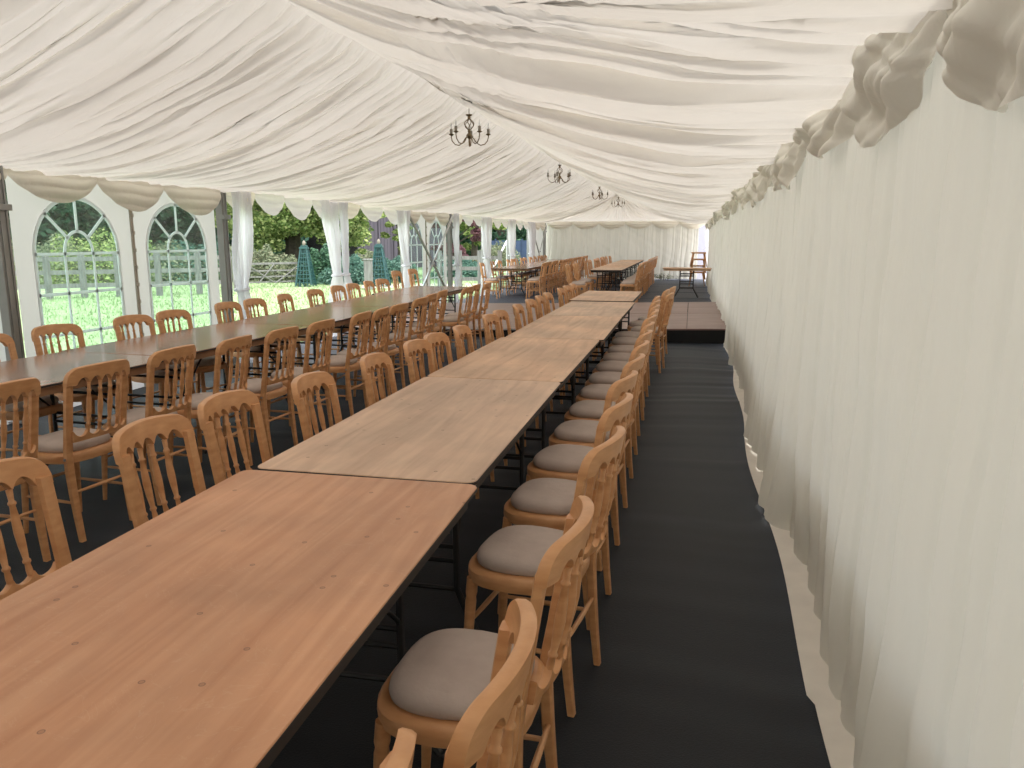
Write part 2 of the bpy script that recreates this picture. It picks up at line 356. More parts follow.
# skirting strip on the floor under the right drape, plus an upright sheet added behind to block daylight
P = []
for i, y in enumerate(np.arange(-1, 27, .05)):
    xl = .455+.02*math.sin(y*2.1)+(.07*min(1, max(0, (y-6)/3)))+(.02 if y < 2.5 else 0)
    P.append([(xl, y, .006), (xl+.004, y, .012), (.60, y, .022), (.622, y, .04), (.625, y, .45)])
struct('baseboard_light_block_right', grid_mesh('baseboard_light_block_right', np.array(P)), mat_plain('cream_ground_strip', (.84, .79, .71), .7))

# floor: carpet laid loose, with cross wrinkles
Xg = np.arange(XL-.15, .75, .06); Yg = np.arange(Y0-.1, 29.8, .035); YY, XX = np.meshgrid(Yg, Xg, indexing='ij')
t = YY+.22*smooth1(XX*.9+YY*.2, 71)+.05*smooth1(XX*3, 72)
ridge = np.clip(smooth1(t, 73, 3.2)-.25, 0, 1)*(.5+.5*smooth1(XX*.8+YY*.7, 74))*.036
ridge += .007*smooth1(t, 75, 7)*np.clip(smooth1(XX*.7-YY*.4, 76)+.4, 0, 1)
struct('floor', grid_mesh('floor', np.stack([XX, YY, ridge-.010], -1)), CARPET)

# raised brown board floor across the tent
SY0, SY1 = 11.5, 16.45
def stage_z(x): return .095+.125*max(0, (x+4.2))/4.8 if x > -4.2 else .095
t_ = thing('raised_floor', 'low raised floor of brown boards with a black riser across the tent behind the bare main tables', 'raised floor', (0, 0, 0))
xs = [-5.35, -4.80, -3.58, -2.36, -1.14, .00-.02, .56]
for i in range(len(xs)-1):
    for j in range(2):
        a, b2 = xs[i]+.004, xs[i+1]-.004; ya = SY0+j*(SY1-SY0)/2+.004; yb = SY0+(j+1)*(SY1-SY0)/2-.02
        bm = bmesh.new(); za, zb = stage_z(a), stage_z(b2)
        vs = [bm.verts.new(p) for p in [(a, ya, za-.02), (b2, ya, zb-.02), (b2, yb, zb-.02), (a, yb, za-.02), (a, ya, za), (b2, ya, zb), (b2, yb, zb), (a, yb, za)]]
        for f in [(3, 2, 1, 0), (4, 5, 6, 7), (0, 1, 5, 4), (1, 2, 6, 5), (2, 3, 7, 6), (3, 0, 4, 7)]: bm.faces.new([vs[q] for q in f])
        obj('floor_board', bm, STAGE, t_)
bm = bmesh.new()
for y in (SY0+.01, SY1-.01):
    v = [bm.verts.new((x, yy, z)) for x in (-5.35, -4.2, .56) for yy in (y-.006, y+.006) for z in (.0, stage_z(x)-.021)]
    for k in (0, 4):
        a = v[k:k+8]
        for f in [(0, 4, 5, 1), (2, 3, 7, 6), (1, 5, 7, 3), (0, 2, 6, 4)]: bm.faces.new([a[q] for q in f])
    bm.faces.new([v[0], v[1], v[3], v[2]]); bm.faces.new([v[8], v[10], v[11], v[9]])
obj('riser', bm, SKIRT, t_)
bm = bmesh.new(); beam(bm, (-5.3, SY0-.012, .082), (-2.1, SY0-.012, .135), .02, .012); obj('edge_trim', bm, SILVER, t_)['label'] = 'pale metal edging strip'

# ------------------------------------------------------------------ left wall: clear-window panels, posts, curtains
def arch(cx, w_, spring, zt, zb, n=20):
    h = w_/2; pts = [(cx+h, zb), (cx+h, spring)]
    for k in range(1, n): a = PI*k/n; pts.append((cx+h*math.cos(a), spring+(zt-spring)*math.sin(a)))
    pts += [(cx-h, spring), (cx-h, zb)]
    return pts
def bar(bm, pts, wd=.028, x=XL, closed=False):
    """flat welded strip following (y,z) points, a few mm thick"""
    n_ = len(pts); L, Rr = [], []
    for i in range(n_):
        p = Vector(pts[i]); a = Vector(pts[(i-1) % n_ if closed else max(i-1, 0)]); c = Vector(pts[(i+1) % n_ if closed else min(i+1, n_-1)])
        d = (c-a).normalized(); nn = Vector((-d.y, d.x))*wd/2
        L.append(p+nn); Rr.append(p-nn)
    rings = [[(x-.004, l_.x, l_.y), (x+.005, l_.x, l_.y), (x+.005, q.x, q.y), (x-.004, q.x, q.y)] for l_, q in zip(L, Rr)]
    if closed: rings.append(rings[0])
    loft(bm, rings, not closed)
wall_bm = bmesh.new(); win_n = 0
def panel(ya, yb, window=True):
    global win_n
    cyy = (ya+yb)/2; zt, zb = 2.12, -.10
    if not window:
        vs = [wall_bm.verts.new((XL, y, z)) for y, z in [(ya, zb), (yb, zb), (yb, zt), (ya, zt)]]; wall_bm.faces.new(vs); return
    pts = arch(cyy, 1.0, 1.37, 1.865, .28)
    # bottom edge samples to close
    pts = pts+[(cyy-.5+.1*k, .28) for k in range(1, 10)]
    inner = [wall_bm.verts.new((XL, y, z)) for y, z in pts]; outer = []
    c0 = Vector((cyy, 1.05))
    for y, z in pts:
        d = Vector((y, z))-c0; k = []
        if d.x > 1e-9: k.append((yb-c0.x)/d.x)
        if d.x < -1e-9: k.append((ya-c0.x)/d.x)
        if d.y > 1e-9: k.append((zt-c0.y)/d.y)
        if d.y < -1e-9: k.append((zb-c0.y)/d.y)
        q = c0+d*min(k); outer.append(wall_bm.verts.new((XL, q.x, q.y)))
    n_ = len(pts)
    for i in range(n_): wall_bm.faces.new((inner[i], inner[(i+1) % n_], outer[(i+1) % n_], outer[i]))
    for yy, zz in [(ya, zb), (yb, zb), (yb, zt), (ya, zt)]:          # corner fillers
        cv = wall_bm.verts.new((XL, yy, zz))
        best = None
        for i in range(n_):
            p, q = outer[i].co, outer[(i+1) % n_].co
            on = lambda r_: (abs(r_.y-yy) < 1e-5, abs(r_.z-zz) < 1e-5)
            a, b3 = on(p), on(q)
            if (a[0] and b3[1] and not b3[0]) or (a[1] and b3[0] and not b3[1]): best = i
        if best is not None: wall_bm.faces.new((outer[best], outer[(best+1) % n_], cv))
    win_n += 1
    gb = bmesh.new(); gb.faces.new([gb.verts.new((XL, y, z)) for y, z in pts])
    g = struct('window_%d' % win_n, gb, CLEAR)
    fb_ = bmesh.new()
    bar(fb_, arch(cyy, 1.0, 1.37, 1.865, .28), .035)
    for z in (1.37, 1.02, .66, .28): bar(fb_, [(cyy-.5, z), (cyy+.5, z)], .026)
    for y in (-.17, .17): bar(fb_, [(cyy+y, .28), (cyy+y, 1.37)], .022)
    bar(fb_, [(cyy+.17*math.cos(PI*k/12), 1.37+.20*math.sin(PI*k/12)) for k in range(13)], .026)
    for a in (45, 90, 135):
        c, s_ = math.cos(math.radians(a)), math.sin(math.radians(a))
        bar(fb_, [(cyy+.17*c, 1.37+.20*s_), (cyy+.5*c, 1.37+.495*s_)], .026)
    obj('window_bars', fb_, BAR, g)
def strap_seam(y, k):
    bm = bmesh.new(); box(bm, (XL+.012, y, 1.03), (.015, .035, 2.15))
    for z in np.arange(.2, 2.0, .17): box(bm, (XL+.026, y, z), (.016, .03, .035), bev=.004)
    struct('trim_%d' % k, bm, mat_plain('taupe_seam', (.42, .38, .32), .6))
half = 1.475
panel(POST[0]-3, POST[0], False); panel(POST[0], POST[1], False); panel(POST[1], POST[2], False)
for k, base in ((2, 5.3), (3, POST[5])):
    panel(base+.06, base+half); panel(base+half, base+2*half-.06); strap_seam(base+half, k)
panel(POST[9], POST[10]+.15, False)
struct('wall_left', wall_bm, PVC)

words = ['first', 'second', 'third', 'fourth', 'fifth', 'sixth', 'seventh', 'eighth', 'ninth', 'tenth', 'eleventh', 'twelfth', 'thirteenth', 'fourteenth', 'fifteenth', 'sixteenth', 'seventeenth', 'eighteenth', 'nineteenth', 'twentieth', 'twenty-first', 'twenty-second']
def tent_post():
    t = thing('tent_post', '', 'tent post')
    bm = bmesh.new(); box(bm, (0, 0, 1.04), (.085, .11, 2.16), bev=.006)
    for s_ in (-.03, .03): box(bm, (.045, s_, 1.04), (.012, .012, 2.14))
    obj('column', bm, ALU, t)
    bm = bmesh.new(); box(bm, (0, 0, .01), (.16, .18, .012)); obj('base_plate', bm, ALU, t)
    bm = bmesh.new(); box(bm, (.02, 0, 1.75), (.12, .125, .05), bev=.004); obj('joint_collar', bm, ALU, t)
    return t
post_l = {2: 'grey aluminium tent post at the left edge beside the first arched window', 3: 'grey aluminium tent post right of the second arched window',
          4: 'grey tent post behind the white tied curtain near the big green tree', 5: 'grey tent post left of the crossed braces panel',
          6: 'grey tent post right of the crossed braces panel', 7: 'grey tent post beyond the copper tree opening', 8: 'grey tent post between the two farthest garden openings',
          9: 'grey tent post left of the farthest crossed braces', 10: 'grey tent post in the far left corner of the tent'}
p0 = None
for k, y in enumerate(POST):
    if k < 2: continue
    if p0 is None: p0 = tent_post(); p0.location = (XL+.06, y-.10, 0); p0['label'] = post_l[k]; p0['group'] = 'tent posts along the left side'
    else: dup(p0, (XL+.06, y, 0), 0, post_l[k], 'tent posts along the left side')
for ya, lab in ((POST[5], 'crossed metal wind braces in front of the second pair of arched windows'), (POST[9], 'crossed metal wind braces in the farthest left bay')):
    t = thing('wind_brace', lab, 'brace', (XL+.13, ya, 0), 0, 'crossed wind braces')
    bm = bmesh.new(); beam(bm, (0, .08, 2.0), (0, 2.87, .06), .03, .045); obj('brace_bar', bm, ALU, t)['label'] = 'dull grey brace bar'
    bm = bmesh.new(); beam(bm, (.04, 2.87, 2.0), (.04, .08, .06), .03, .045); obj('brace_bar', bm, SILVER, t)['label'] = 'shiny silver brace bar'
    bm = bmesh.new(); beam(bm, (-.02, 1.475, 1.03), (.07, 1.475, 1.03), .03, .03); obj('cross_bolt', bm, STEEL, t)

def curtain(y, sgn, wtop, label, waist=1.05, ww=.12, wb=.30, seed=0, x=XL+.17, off=.05):
    g = np.random.default_rng(seed+900); u = np.linspace(0, 1, 90); v = np.linspace(0, 1, 70); U, V = np.meshgrid(u, v, indexing='ij')
    zt = 2.06; Z = zt+(.03-zt)*V; vw = (zt-waist)/(zt-.03)
    up_ = np.clip(V/vw, 0, 1); dn = np.clip((V-vw)/(1-vw), 0, 1)
    k1 = up_**1.7; k2 = np.sin(dn*PI/2)**.7
    W = wtop*(1-k1)+ww*k1; W = np.where(V > vw, ww+(wb-ww)*k2, W)
    C = off+wtop*.5*(1-k1)+(ww*.6)*k1; C = np.where(V > vw, off+ww*.6+(wb*.5-ww*.5)*k2*1.1, C)
    nf = 7; ph = g.uniform(0, 6)
    A = (.030+.02*np.sin(U*9+ph))*(1-.3*k1)
    fold = A*np.sin(U*nf*2*PI+ph+1.2*V)+.02*np.sin(U*4*PI+V*9+ph)+.015*smooth1(V*7+U*5, seed)
    bul = .10*np.exp(-((V-vw-.10)/.09)**2)*np.sin(PI*U)*.7
    P = np.stack([x+fold+bul, y+sgn*(C+(U-.5)*W)+.012*smooth1(V*9+U*3, seed+3), Z], -1)
    o = link('curtain', grid_mesh('curtain', P), WHITEC); tag(o, label, 'curtain', 'white tied curtains at the open sides')
    bm = bmesh.new(); pts = []
    for a in range(17):
        an = 2*PI*a/16; pts.append((x+.075*math.cos(an), y+sgn*(off+ww*.6)+(ww*.6)*math.sin(an), waist+.01*math.sin(an)))
    tube(bm, pts, .016, 6); obj('tieback', bm, WHITEC, o, True)
    return o
cur = [(POST[3], 1, .42, 'pale grey curtain hanging right of the second arched window', .9, .16, .20),
       (POST[4], -1, .50, 'large white curtain tied back right of the big green tree', .95, .20, .46),
       (POST[4], 1, .22, 'narrow white curtain left of the dark barn', .95, .08, .12),
       (POST[5], -1, .55, 'white tied curtain between the barn opening and the crossed braces', 1.0, .16, .38),
       (POST[6], 1, .30, 'thin white curtain left of the copper-leaved tree', .9, .10, .14),
       (POST[7], -1, .55, 'white tied curtain right of the copper-leaved tree', 1.0, .18, .60),
       (POST[7], 1, .35, 'white curtain left of the blue fence opening', .95, .14, .22),
       (POST[8], -1, .45, 'white tied curtain right of the first blue fence opening', 1.0, .16, .42),
       (POST[8], 1, .40, 'white curtain left of the last garden opening', .95, .14, .30),
       (POST[9], -1, .50, 'white tied curtain right of the last garden opening', 1.0, .18, .50),
       (POST[9], 1, .55, 'white curtain beside the farthest crossed braces', .95, .20, .40)]
for i, (y, s_, wt, lab, wz, ww, wb) in enumerate(cur): curtain(y, s_, wt, lab, wz, ww, wb, seed=i*7)

# ------------------------------------------------------------------ swag valances
def swag(p0, p1, out, d0, d1, bul, seed, mat, parent, nf=3.4, rag=0.0):
    """one scallop between two eave points; out = unit vector into the tent"""
    g = np.random.default_rng(seed); u = np.linspace(0, 1, 56); v = np.linspace(0, 1, 44); U, V = np.meshgrid(u, v, indexing='ij')
    p0 = np.array(p0, float); p1 = np.array(p1, float); out = np.array(out, float)
    base = p0[None, None]*(1-U[..., None])+p1[None, None]*U[..., None]
    arch_ = np.sin(PI*U)**.75
    drop = (d0+(d1-d0)*arch_)*V
    dd = np.abs(np.sin(V*PI*nf*(.35+.65*arch_)+g.uniform(0, .5)+.5*smooth1(U*3, seed+2)))
    o_ = bul*arch_*np.sin(PI*np.clip(V*.85+.05, 0, 1))+.020*dd*(.3+arch_)*(1-.6*V)*(.5+V)+.012+rag*(smooth1(U*3+V*2, seed)+1.2*np.abs(smooth1(U*5-V*4, seed+1))+.5*np.abs(smooth1(U*11+V*6, seed+3))-.6)*(.3+arch_)
    side = (p1-p0)/np.linalg.norm(p1-p0)
    P = base+out[None, None]*o_[..., None]; P[..., 2] -= drop+rag*1.2*V*smooth1(U*3+seed, seed+5)
    P += side[None, None]*(rag*1.2*V*smooth1(U*2, seed+7))[..., None]
    return link('swag', grid_mesh('swag', P), mat, parent)
tv = thing('swag_valance', 'cream scalloped valance of hanging swags along the left eave above the windows', 'valance', (0, 0, 0))
tw = thing('swag_valance', 'white backlit scalloped valance above the open sides on the left', 'valance', (0, 0, 0))
y = 3.2; k = 0; nodes = []; bays = []
for bidx in range(1, 10):
    nq = 4 if bidx == 3 else 3
    for q in range(nq): nodes.append(POST[bidx]+2.95*q/nq)
    bays += [bidx]*nq
nodes.append(POST[10]); 
for i in range(len(nodes)-1):
    a, b2 = nodes[i], nodes[i+1]; bay = bays[i]
    openb = bay in (3, 4, 6, 7, 8)
    ja = .04*math.sin(i*2.3); jb = .04*math.sin((i+1)*2.3)
    first_last = openb and (i == 0 or bays[i-1] != bay)
    swag((XL+.05, a+ja-.01, EAVE+.0), (XL+.05, b2+jb+.01, EAVE+.0), (1, 0, 0), .09, .33+.03*math.sin(i*1.7), .09, 100+i, WVAL if (openb and not first_last) else VAL, tw if (openb and not first_last) else tv)
tr = thing('swag_valance', 'crumpled cream valance cloth bunched along the right eave above the plain drape', 'valance', (0, 0, 0))
yy = -1.2; i = 0; g = random.Random(4)
while yy < 27.5:
    L = .62+g.uniform(-.12, .15); dp = .26+g.uniform(-.04, .10)
    if yy < 3.6: L += .22; dp += .07
    swag((XR-.02, yy-.02, EAVE+.03), (XR-.02, yy+L+.02, EAVE+.03), (-1, 0, 0), .12, dp, .085, 300+i, RVAL, tr, 2.5, rag=.034)
    yy += L; i += 1
tb = thing('swag_valance', 'cream scalloped valance along the far end wall', 'valance', (0, 0, 0))
nb = 6; 
for i in range(nb):
    a = XL+.1+(XR-XL-.2)*i/nb; b2 = XL+.1+(XR-XL-.2)*(i+1)/nb
    swag((a, Y1-.1, EAVE+.02), (b2, Y1-.1, EAVE+.02), (0, -1, 0), .10, .30, .10, 500+i, VAL, tb)

# ------------------------------------------------------------------ chair
def backx(y, z):            # backrest surface: leans back, curves back in the middle
    return -.178-(z-.43)*.155-.052*(1-(y/.2)**2)*min(1, max(0, (z-.44)/.1))
def chair_proto():
    t = thing('banquet_chair', '', 'chair')
    # seat frame: rounded D
    def ring(sc, z, wy=.203, wx=.190, cx=-.008):
        pts = []
        for k in range(36):
            a = 2*PI*k/36; c, s_ = math.cos(a), math.sin(a); n_ = 3.0 if c > 0 else 3.6
            rx = math.copysign(abs(c)**(2/n_), c); ry = math.copysign(abs(s_)**(2/n_), s_)
            taper = 1-.10*(-rx if rx < 0 else 0)
            pts.append((cx+rx*(wx+sc), ry*(wy+sc)*taper, z))
        return pts
    bm = bmesh.new(); loft(bm, [ring(-.012, .398), ring(-.002, .402), ring(0, .422), ring(-.001, .440), ring(-.010, .449), ring(-.024, .450)]); obj('seat_frame', bm, CHAIRW, t, True)
    bm = bmesh.new(); loft(bm, [ring(-.036, .449), ring(-.029, .456), ring(-.026, .468), ring(-.029, .480), ring(-.038, .491), ring(-.055, .498), ring(-.09, .503), ring(-.14, .505), ring(-.19, .506)]); obj('seat_pad', bm, PAD, t, True)
    for s_ in (-1, 1):      # front legs, turned and tapered
        bm = bmesh.new()
        zz = [.412, .36, .345, .33, .15, 0]; rr = [.0185, .0195, .0165, .0185, .0155, .0115]
        tube(bm, [(.138+.028*(1-z/.41), s_*(.153+.014*(1-z/.41)), z) for z in zz], rr, 12); obj('leg', bm, CHAIRW, t, True)
    for s_ in (-1, 1):      # rear legs run up into the back posts
        bm = bmesh.new(); rings = []
        for z in (0, .12, .25, .36, .45, .55, .65, .74, .81, .828):
            x = backx(.2, z) if z > .42 else -.178-(.42-z)**1.5*.12
            yy_ = s_*(.162+.010*(z/.84)); w_, d_ = (.0145+.004*min(1, z/.3), .0115+.004*min(1, z/.3))
            if z > .5: d_ = .0125; w_ = .020
            rings.append([(x+a*d_, yy_+b_*w_, z) for a, b_ in ((-1, -.75), (-.75, -1), (.75, -1), (1, -.75), (1, .75), (.75, 1), (-.75, 1), (-1, .75))])
        loft(bm, rings); obj('leg', bm, CHAIRW, t, True)
    # crest rail with five arches
    bm = bmesh.new(); rings = []; W = .1930; nS = 81
    for i in range(nS):
        y = -W+2*W*i/(nS-1); e = W-abs(y)
        top = .902-.016*(y/W)**2-(0 if e > .05 else (.05-math.sqrt(max(0, .05**2-(.05-e)**2)))*1.0)
        if abs(y) > .150: bot = .803
        else:
            ph = ((y+.150)/.300*5) % 1.0; bot = .803+.036*math.sin(PI*ph)**.6 if not (i == nS-1) else .822
        top = max(top, bot+.004); x = backx(y, .86); hx = .0135
        m_ = (top+bot)/2; ln = lambda z: x-(z-.86)*.155
        rings.append([(ln(bot)-hx, y, bot+.003), (ln(bot)-hx*.6, y, bot), (ln(bot)+hx*.6, y, bot), (ln(bot)+hx, y, bot+.003),
                      (ln(top)+hx, y, top-.004), (ln(top)+hx*.5, y, top), (ln(top)-hx*.5, y, top), (ln(top)-hx, y, top-.004)])
    loft(bm, rings); obj('crest_rail', bm, CHAIRW, t, True)
    # lower rail, points upward
    bm = bmesh.new(); rings = []; W = .160; nS = 51
    for i in range(nS):
        y = -W+2*W*i/(nS-1); ph = ((y+W)/(2*W)*5) % 1.0
        top = .572-.028*math.sin(PI*ph)**.6; bot = .515+.008*(1-(y/W)**2); x = backx(y, .54); hx = .010
        rings.append([(x-hx+.004, y, bot), (x+hx+.004, y, bot), (x+hx-.004, y, top-.002), (x+hx*.4-.004, y, top), (x-hx*.4-.004, y, top), (x-hx-.004, y, top-.002)])
    loft(bm, rings); obj('lower_rail', bm, CHAIRW, t, True)
    for k in range(4):      # turned spindles
        y = -.150+.300*(k+1)/5; bm = bmesh.new()
        prof = [(0, .009), (.06, .0095), (.13, .0075), (.15, .0115), (.17, .0115), (.19, .008), (.35, .0115), (.5, .0132), (.66, .0115), (.81, .008), (.83, .0115), (.85, .0115), (.87, .0075), (1, .0095)]
        a = Vector((backx(y, .56), y, .56)); b_ = Vector((backx(y, .81), y, .812))
        tube(bm, [a.lerp(b_, q)+Vector((-.004*math.sin(PI*q), 0, 0)) for q, r_ in prof], [r_ for q, r_ in prof], 9); obj('spindle', bm, CHAIRW, t, True)
    def rung(a, b_):
        bm = bmesh.new(); tube(bm, [Vector(a).lerp(Vector(b_), q) for q in (0, .25, .5, .75, 1)], [.0065, .0085, .0095, .0085, .0065], 8); obj('stretcher', bm, CHAIRW, t, True)
    for s_ in (-1, 1): rung((.150, s_*.160, .20), (-.19, s_*.165, .20))
    rung((.147, -.158, .255), (.147, .158, .255)); rung((-.19, -.163, .255), (-.19, .163, .255))
    for s_ in (-1, 1):
        bm = bmesh.new(); tube(bm, [(-.178, s_*.182, .43), (-.178, s_*.190, .43)], .008, 8); obj('bolt', bm, BOLT, t)['label'] = 'round metal bolt head'
    return t
CH = chair_proto(); used = False; chair_pos = []
def place_chair(bx, by, face, label, group, z=0, yaw=0, jitter=True):
    """bx,by: where the top of the backrest is; face: +1 looks towards +X, -1 towards -X, or angle"""
    global used
    rz = (0 if face > 0 else PI)+yaw
    off = Vector((-.268, 0)); c, s_ = math.cos(rz), math.sin(rz)
    x = bx-(off.x*c-off.y*s_); y = by-(off.x*s_+off.y*c)
    if not used:
        used = True; CH.location = (x, y, z); CH.rotation_euler = (0, 0, rz); CH['label'] = label; CH['group'] = group
    else: dup(CH, (x, y, z), rz, label, group)
rj = random.Random(3)
def floorz(x, y): return stage_z(x) if SY0-.2 < y < SY1 else 0.0
Rr = [(-.35, .68), (-.26, 1.07), (-.24, 1.64), (-.235, 2.38), (-.25, 2.95), (-.27, 3.50), (-.265, 4.06), (-.27, 4.62), (-.28, 5.18), (-.29, 5.72), (-.30, 6.25), (-.30, 6.77), (-.31, 7.25), (-.33, 7.85), (-.35, 8.40), (-.22, 8.95), (-.28, 9.55), (-.22, 10.15)]
Ryaw = [-.12, .03, -.03, -.14, -.12, -.16, -.1, -.08, -.08, -.05, -.1, .04, -.05, -.08, 0, -.1, -.05, -.08]
for i, (x, y) in enumerate(Rr):
    place_chair(x, y, -1, 'beech taupe-seated chair, aisle side of the main row, %s from the camera' % words[i], 'chairs along the right of the main tables', yaw=Ryaw[i])
Ll = [(-1.84, 1.62), (-1.77, 2.20), (-1.78, 2.66), (-1.66, 3.14), (-1.62, 3.77), (-1.60, 4.36), (-1.60, 4.72), (-1.56, 5.18), (-1.57, 6.02), (-1.58, 6.40), (-1.56, 7.03), (-1.57, 7.66), (-1.57, 8.15), (-1.57, 8.65), (-1.56, 9.5), (-1.56, 10.0), (-1.55, 10.45)]
for i, (x, y) in enumerate(Ll):
    place_chair(x, y, 1, 'beech spindle-back chair, left side of the main row, %s from the camera' % words[i], 'chairs along the left of the main tables', yaw=rj.uniform(-.03, .09))
Nn = [(-2.88, 2.70), (-2.87, 3.26), (-2.86, 3.83), (-2.78, 4.33), (-2.74, 4.85), (-2.71, 5.38), (-2.68, 6.05), (-2.68, 6.48), (-2.68, 6.92), (-2.74, 7.7), (-2.82, 8.25), (-2.88, 8.85), (-2.76, 9.55), (-2.80, 10.05), (-2.76, 10.5)]
Nyaw = [-.05, -.1, -.03, .04, -.05, -.04, .02, .08, -.08, -.05, .03, .05, -.06, 0, .05]
for i, (x, y) in enumerate(Nn):
    place_chair(x, y, -1, 'beech chair, near side of the glossy left table row, %s from the camera' % words[i], 'chairs on the near side of the left tables', yaw=Nyaw[i])
Ff = [(-4.40, 4.02), (-4.42, 4.62), (-4.36, 5.33), (-4.34, 5.80), (-4.37, 6.66), (-4.36, 7.12), (-4.40, 7.80), (-4.44, 8.60), (-4.50, 9.35), (-4.52, 9.86), (-4.56, 10.5), (-4.58, 11.05), (-4.60, 11.7), (-4.62, 12.5)]
Fyaw = [0, -.15, -.12, -.1, -.05, 0, .15, 0, 0, 0, .1, -.1, 0, 0]
for i, (x, y) in enumerate(Ff):
    place_chair(x, y, 1, 'beech chair, window side of the glossy left table row, %s from the camera' % words[i], 'chairs on the window side of the left tables', z=floorz(x, y) if y > 11.4 else 0, yaw=Fyaw[i])
for i in range(18):
    place_chair(-1.18+rj.uniform(-.03, .03), 18.35+i*.52, -1, 'beech chair right of the far centre tables, %s from the brown boards' % words[i], 'chairs right of the far centre tables', yaw=rj.uniform(-.08, .08))
for i in range(17):
    if i in (4, 5): continue
    place_chair(-2.80+rj.uniform(-.05, .03), 17.7+i*.60, 1, 'beech chair left of the far centre tables, %s from the brown boards' % words[i-(2 if i > 5 else 0)], 'chairs left of the far centre tables', yaw=rj.uniform(-.1, .1))
for i in range(17):
    place_chair(-3.62+rj.uniform(-.03, .03), 19.3+i*.52, -1, 'beech chair, aisle side of the far left tables, %s from the brown boards' % words[i], 'chairs on the aisle side of the far left tables', yaw=rj.uniform(-.08, .08))
for i, yv in enumerate([19.0, 20.2, 20.9, 22.0, 22.5, 23.1, 23.7, 24.3, 25.2, 25.9, 26.6, 27.3, 28.0]):
    place_chair(-5.16+rj.uniform(-.03, .03), yv, 1, 'beech chair, window side of the far left tables, %s from the brown boards' % words[i], 'chairs on the window side of the far left tables', yaw=rj.uniform(-.12, .12))
def stool_proto():
    t = thing('stacking_stool', '', 'stool')
    bm = bmesh.new(); box(bm, (0, 0, .43), (.44, .38, .045), bev=.012); obj('seat', bm, CHAIRW, t)
    for sx in (-1, 1):
        for sy in (-1, 1):
            bm = bmesh.new(); tube(bm, [(sx*.17, sy*.15, .41), (sx*.24, sy*.20, 0)], [.02, .015], 8); obj('leg', bm, CHAIRW, t, True)
        bm = bmesh.new(); tube(bm, [(sx*.205, -.172, .2), (sx*.205, .172, .2)], .01, 6); obj('stretcher', bm, CHAIRW, t, True)
    return t
ST = stool_proto(); sl = ['bottom stool of the wooden stack by the far right doorway', 'second stool up in the wooden stack by the far right doorway', 'third stool up in the wooden stack by the far right doorway', 'topmost stool of the wooden stack by the far right doorway']
for i in range(4):
    if i == 0: ST.location = (.21, 25.6, 0); ST['label'] = sl[0]; ST['group'] = 'stacked stools by the doorway'
    else: dup(ST, (.21+.008*i, 25.6-.01*i, .205*i), .03*i, sl[i], 'stacked stools by the doorway')

# ------------------------------------------------------------------ tables
def table_proto(Wd, Ld, topmat, name='trestle_table', bmat=DARKEDGE, emat=DARKEDGE, uu=None, ff=None, inset=.30):
    t = thing(name, '', 'table')
    def rr(w_, l_, r_, z):
        pts = []
        for cx, cy, a0 in ((w_/2-r_, l_/2-r_, 0), (-w_/2+r_, l_/2-r_, 90), (-w_/2+r_, -l_/2+r_, 180), (w_/2-r_, -l_/2+r_, 270)):
            for k in range(6): a = math.radians(a0+18*k); pts.append((cx+r_*math.cos(a), cy+r_*math.sin(a), z))
        return pts
    bm = bmesh.new(); loft(bm, [rr(Wd-.004, Ld-.004, .033, .733), rr(Wd, Ld, .035, .735), rr(Wd, Ld, .035, .748), rr(Wd-.004, Ld-.004, .033, .75)]); obj('tabletop', bm, topmat, t)
    bm = bmesh.new()
    loft(bm, [rr(Wd+.001, Ld+.001, .035, .736), rr(Wd+.003, Ld+.003, .036, .737), rr(Wd+.003, Ld+.003, .036, .746), rr(Wd+.001, Ld+.001, .035, .747)], False); obj('edge_strip', bm, emat, t)
    bm = bmesh.new()
    for s_ in (-1, 1):
        box(bm, (s_*(Wd/2-.035), 0, .710), (.022, Ld-.10, .045)); box(bm, (0, s_*(Ld/2-.035), .710), (Wd-.09, .022, .045))
    obj('batten_frame', bm, bmat, t)
    u = uu or Wd*.30; fo = ff or Wd*.46
    for s_ in (-1, 1):
        yb = s_*(Ld/2-inset); bm = bmesh.new()
        for sx in (-1, 1):
            tube(bm, [(sx*u, yb, .715), (sx*u, yb, .24), (sx*(u+.02), yb, .19), (sx*(fo-.02), yb, .014), (sx*fo, yb, .014)], .0125, 8)
        for z in (.70, .60, .545, .40, .345, .235): tube(bm, [(-u, yb, z), (u, yb, z)], .009, 6)
        f = obj('leg_frame', bm, STEEL, t, True)
        for sx in (-1, 1):
            bm = bmesh.new(); tube(bm, [(sx*u, yb, .42), (sx*u*.9, yb-s_*min(.32, Ld*.2), .715)], .007, 6); obj('brace', bm, STEEL, f, True)
    return t
T1 = table_proto(.81, 1.83, PLYW); T1.location = (-1.005, 1.31, 0); T1.rotation_euler = (0, 0, .02); T1['label'] = 'warm orange-brown bare plywood trestle table nearest the camera'; T1['group'] = 'bare plywood tables of the main row'
T2 = table_proto(.77, 1.78, PLY)
T2.location = (-1.030, 3.132, 0); T2.rotation_euler = (0, 0, .008); T2['label'] = 'worn pale plywood trestle table, second in the main row behind the orange one'; T2['group'] = T1['group']
ytab = [(4.918, -1.035, 0), (6.703, -1.015, .006), (8.490, -1.020, 0), (10.276, -1.05, -.004)]
for i, (y, x, a) in enumerate(ytab):
    dup(T2, (x, y, .012 if i == 3 else 0), a, 'bare pale plywood trestle table, %s in the main row' % words[i+2], T1['group'])
TL = table_proto(.92, 1.85, PLYG, bmat=BATTEN)
L4 = [(-3.74, 3.44, -.055), (-3.70, 5.30, -.035), (-3.66, 7.17, -.02), (-3.74, 9.05, 0), (-3.84, 10.92, .0)]
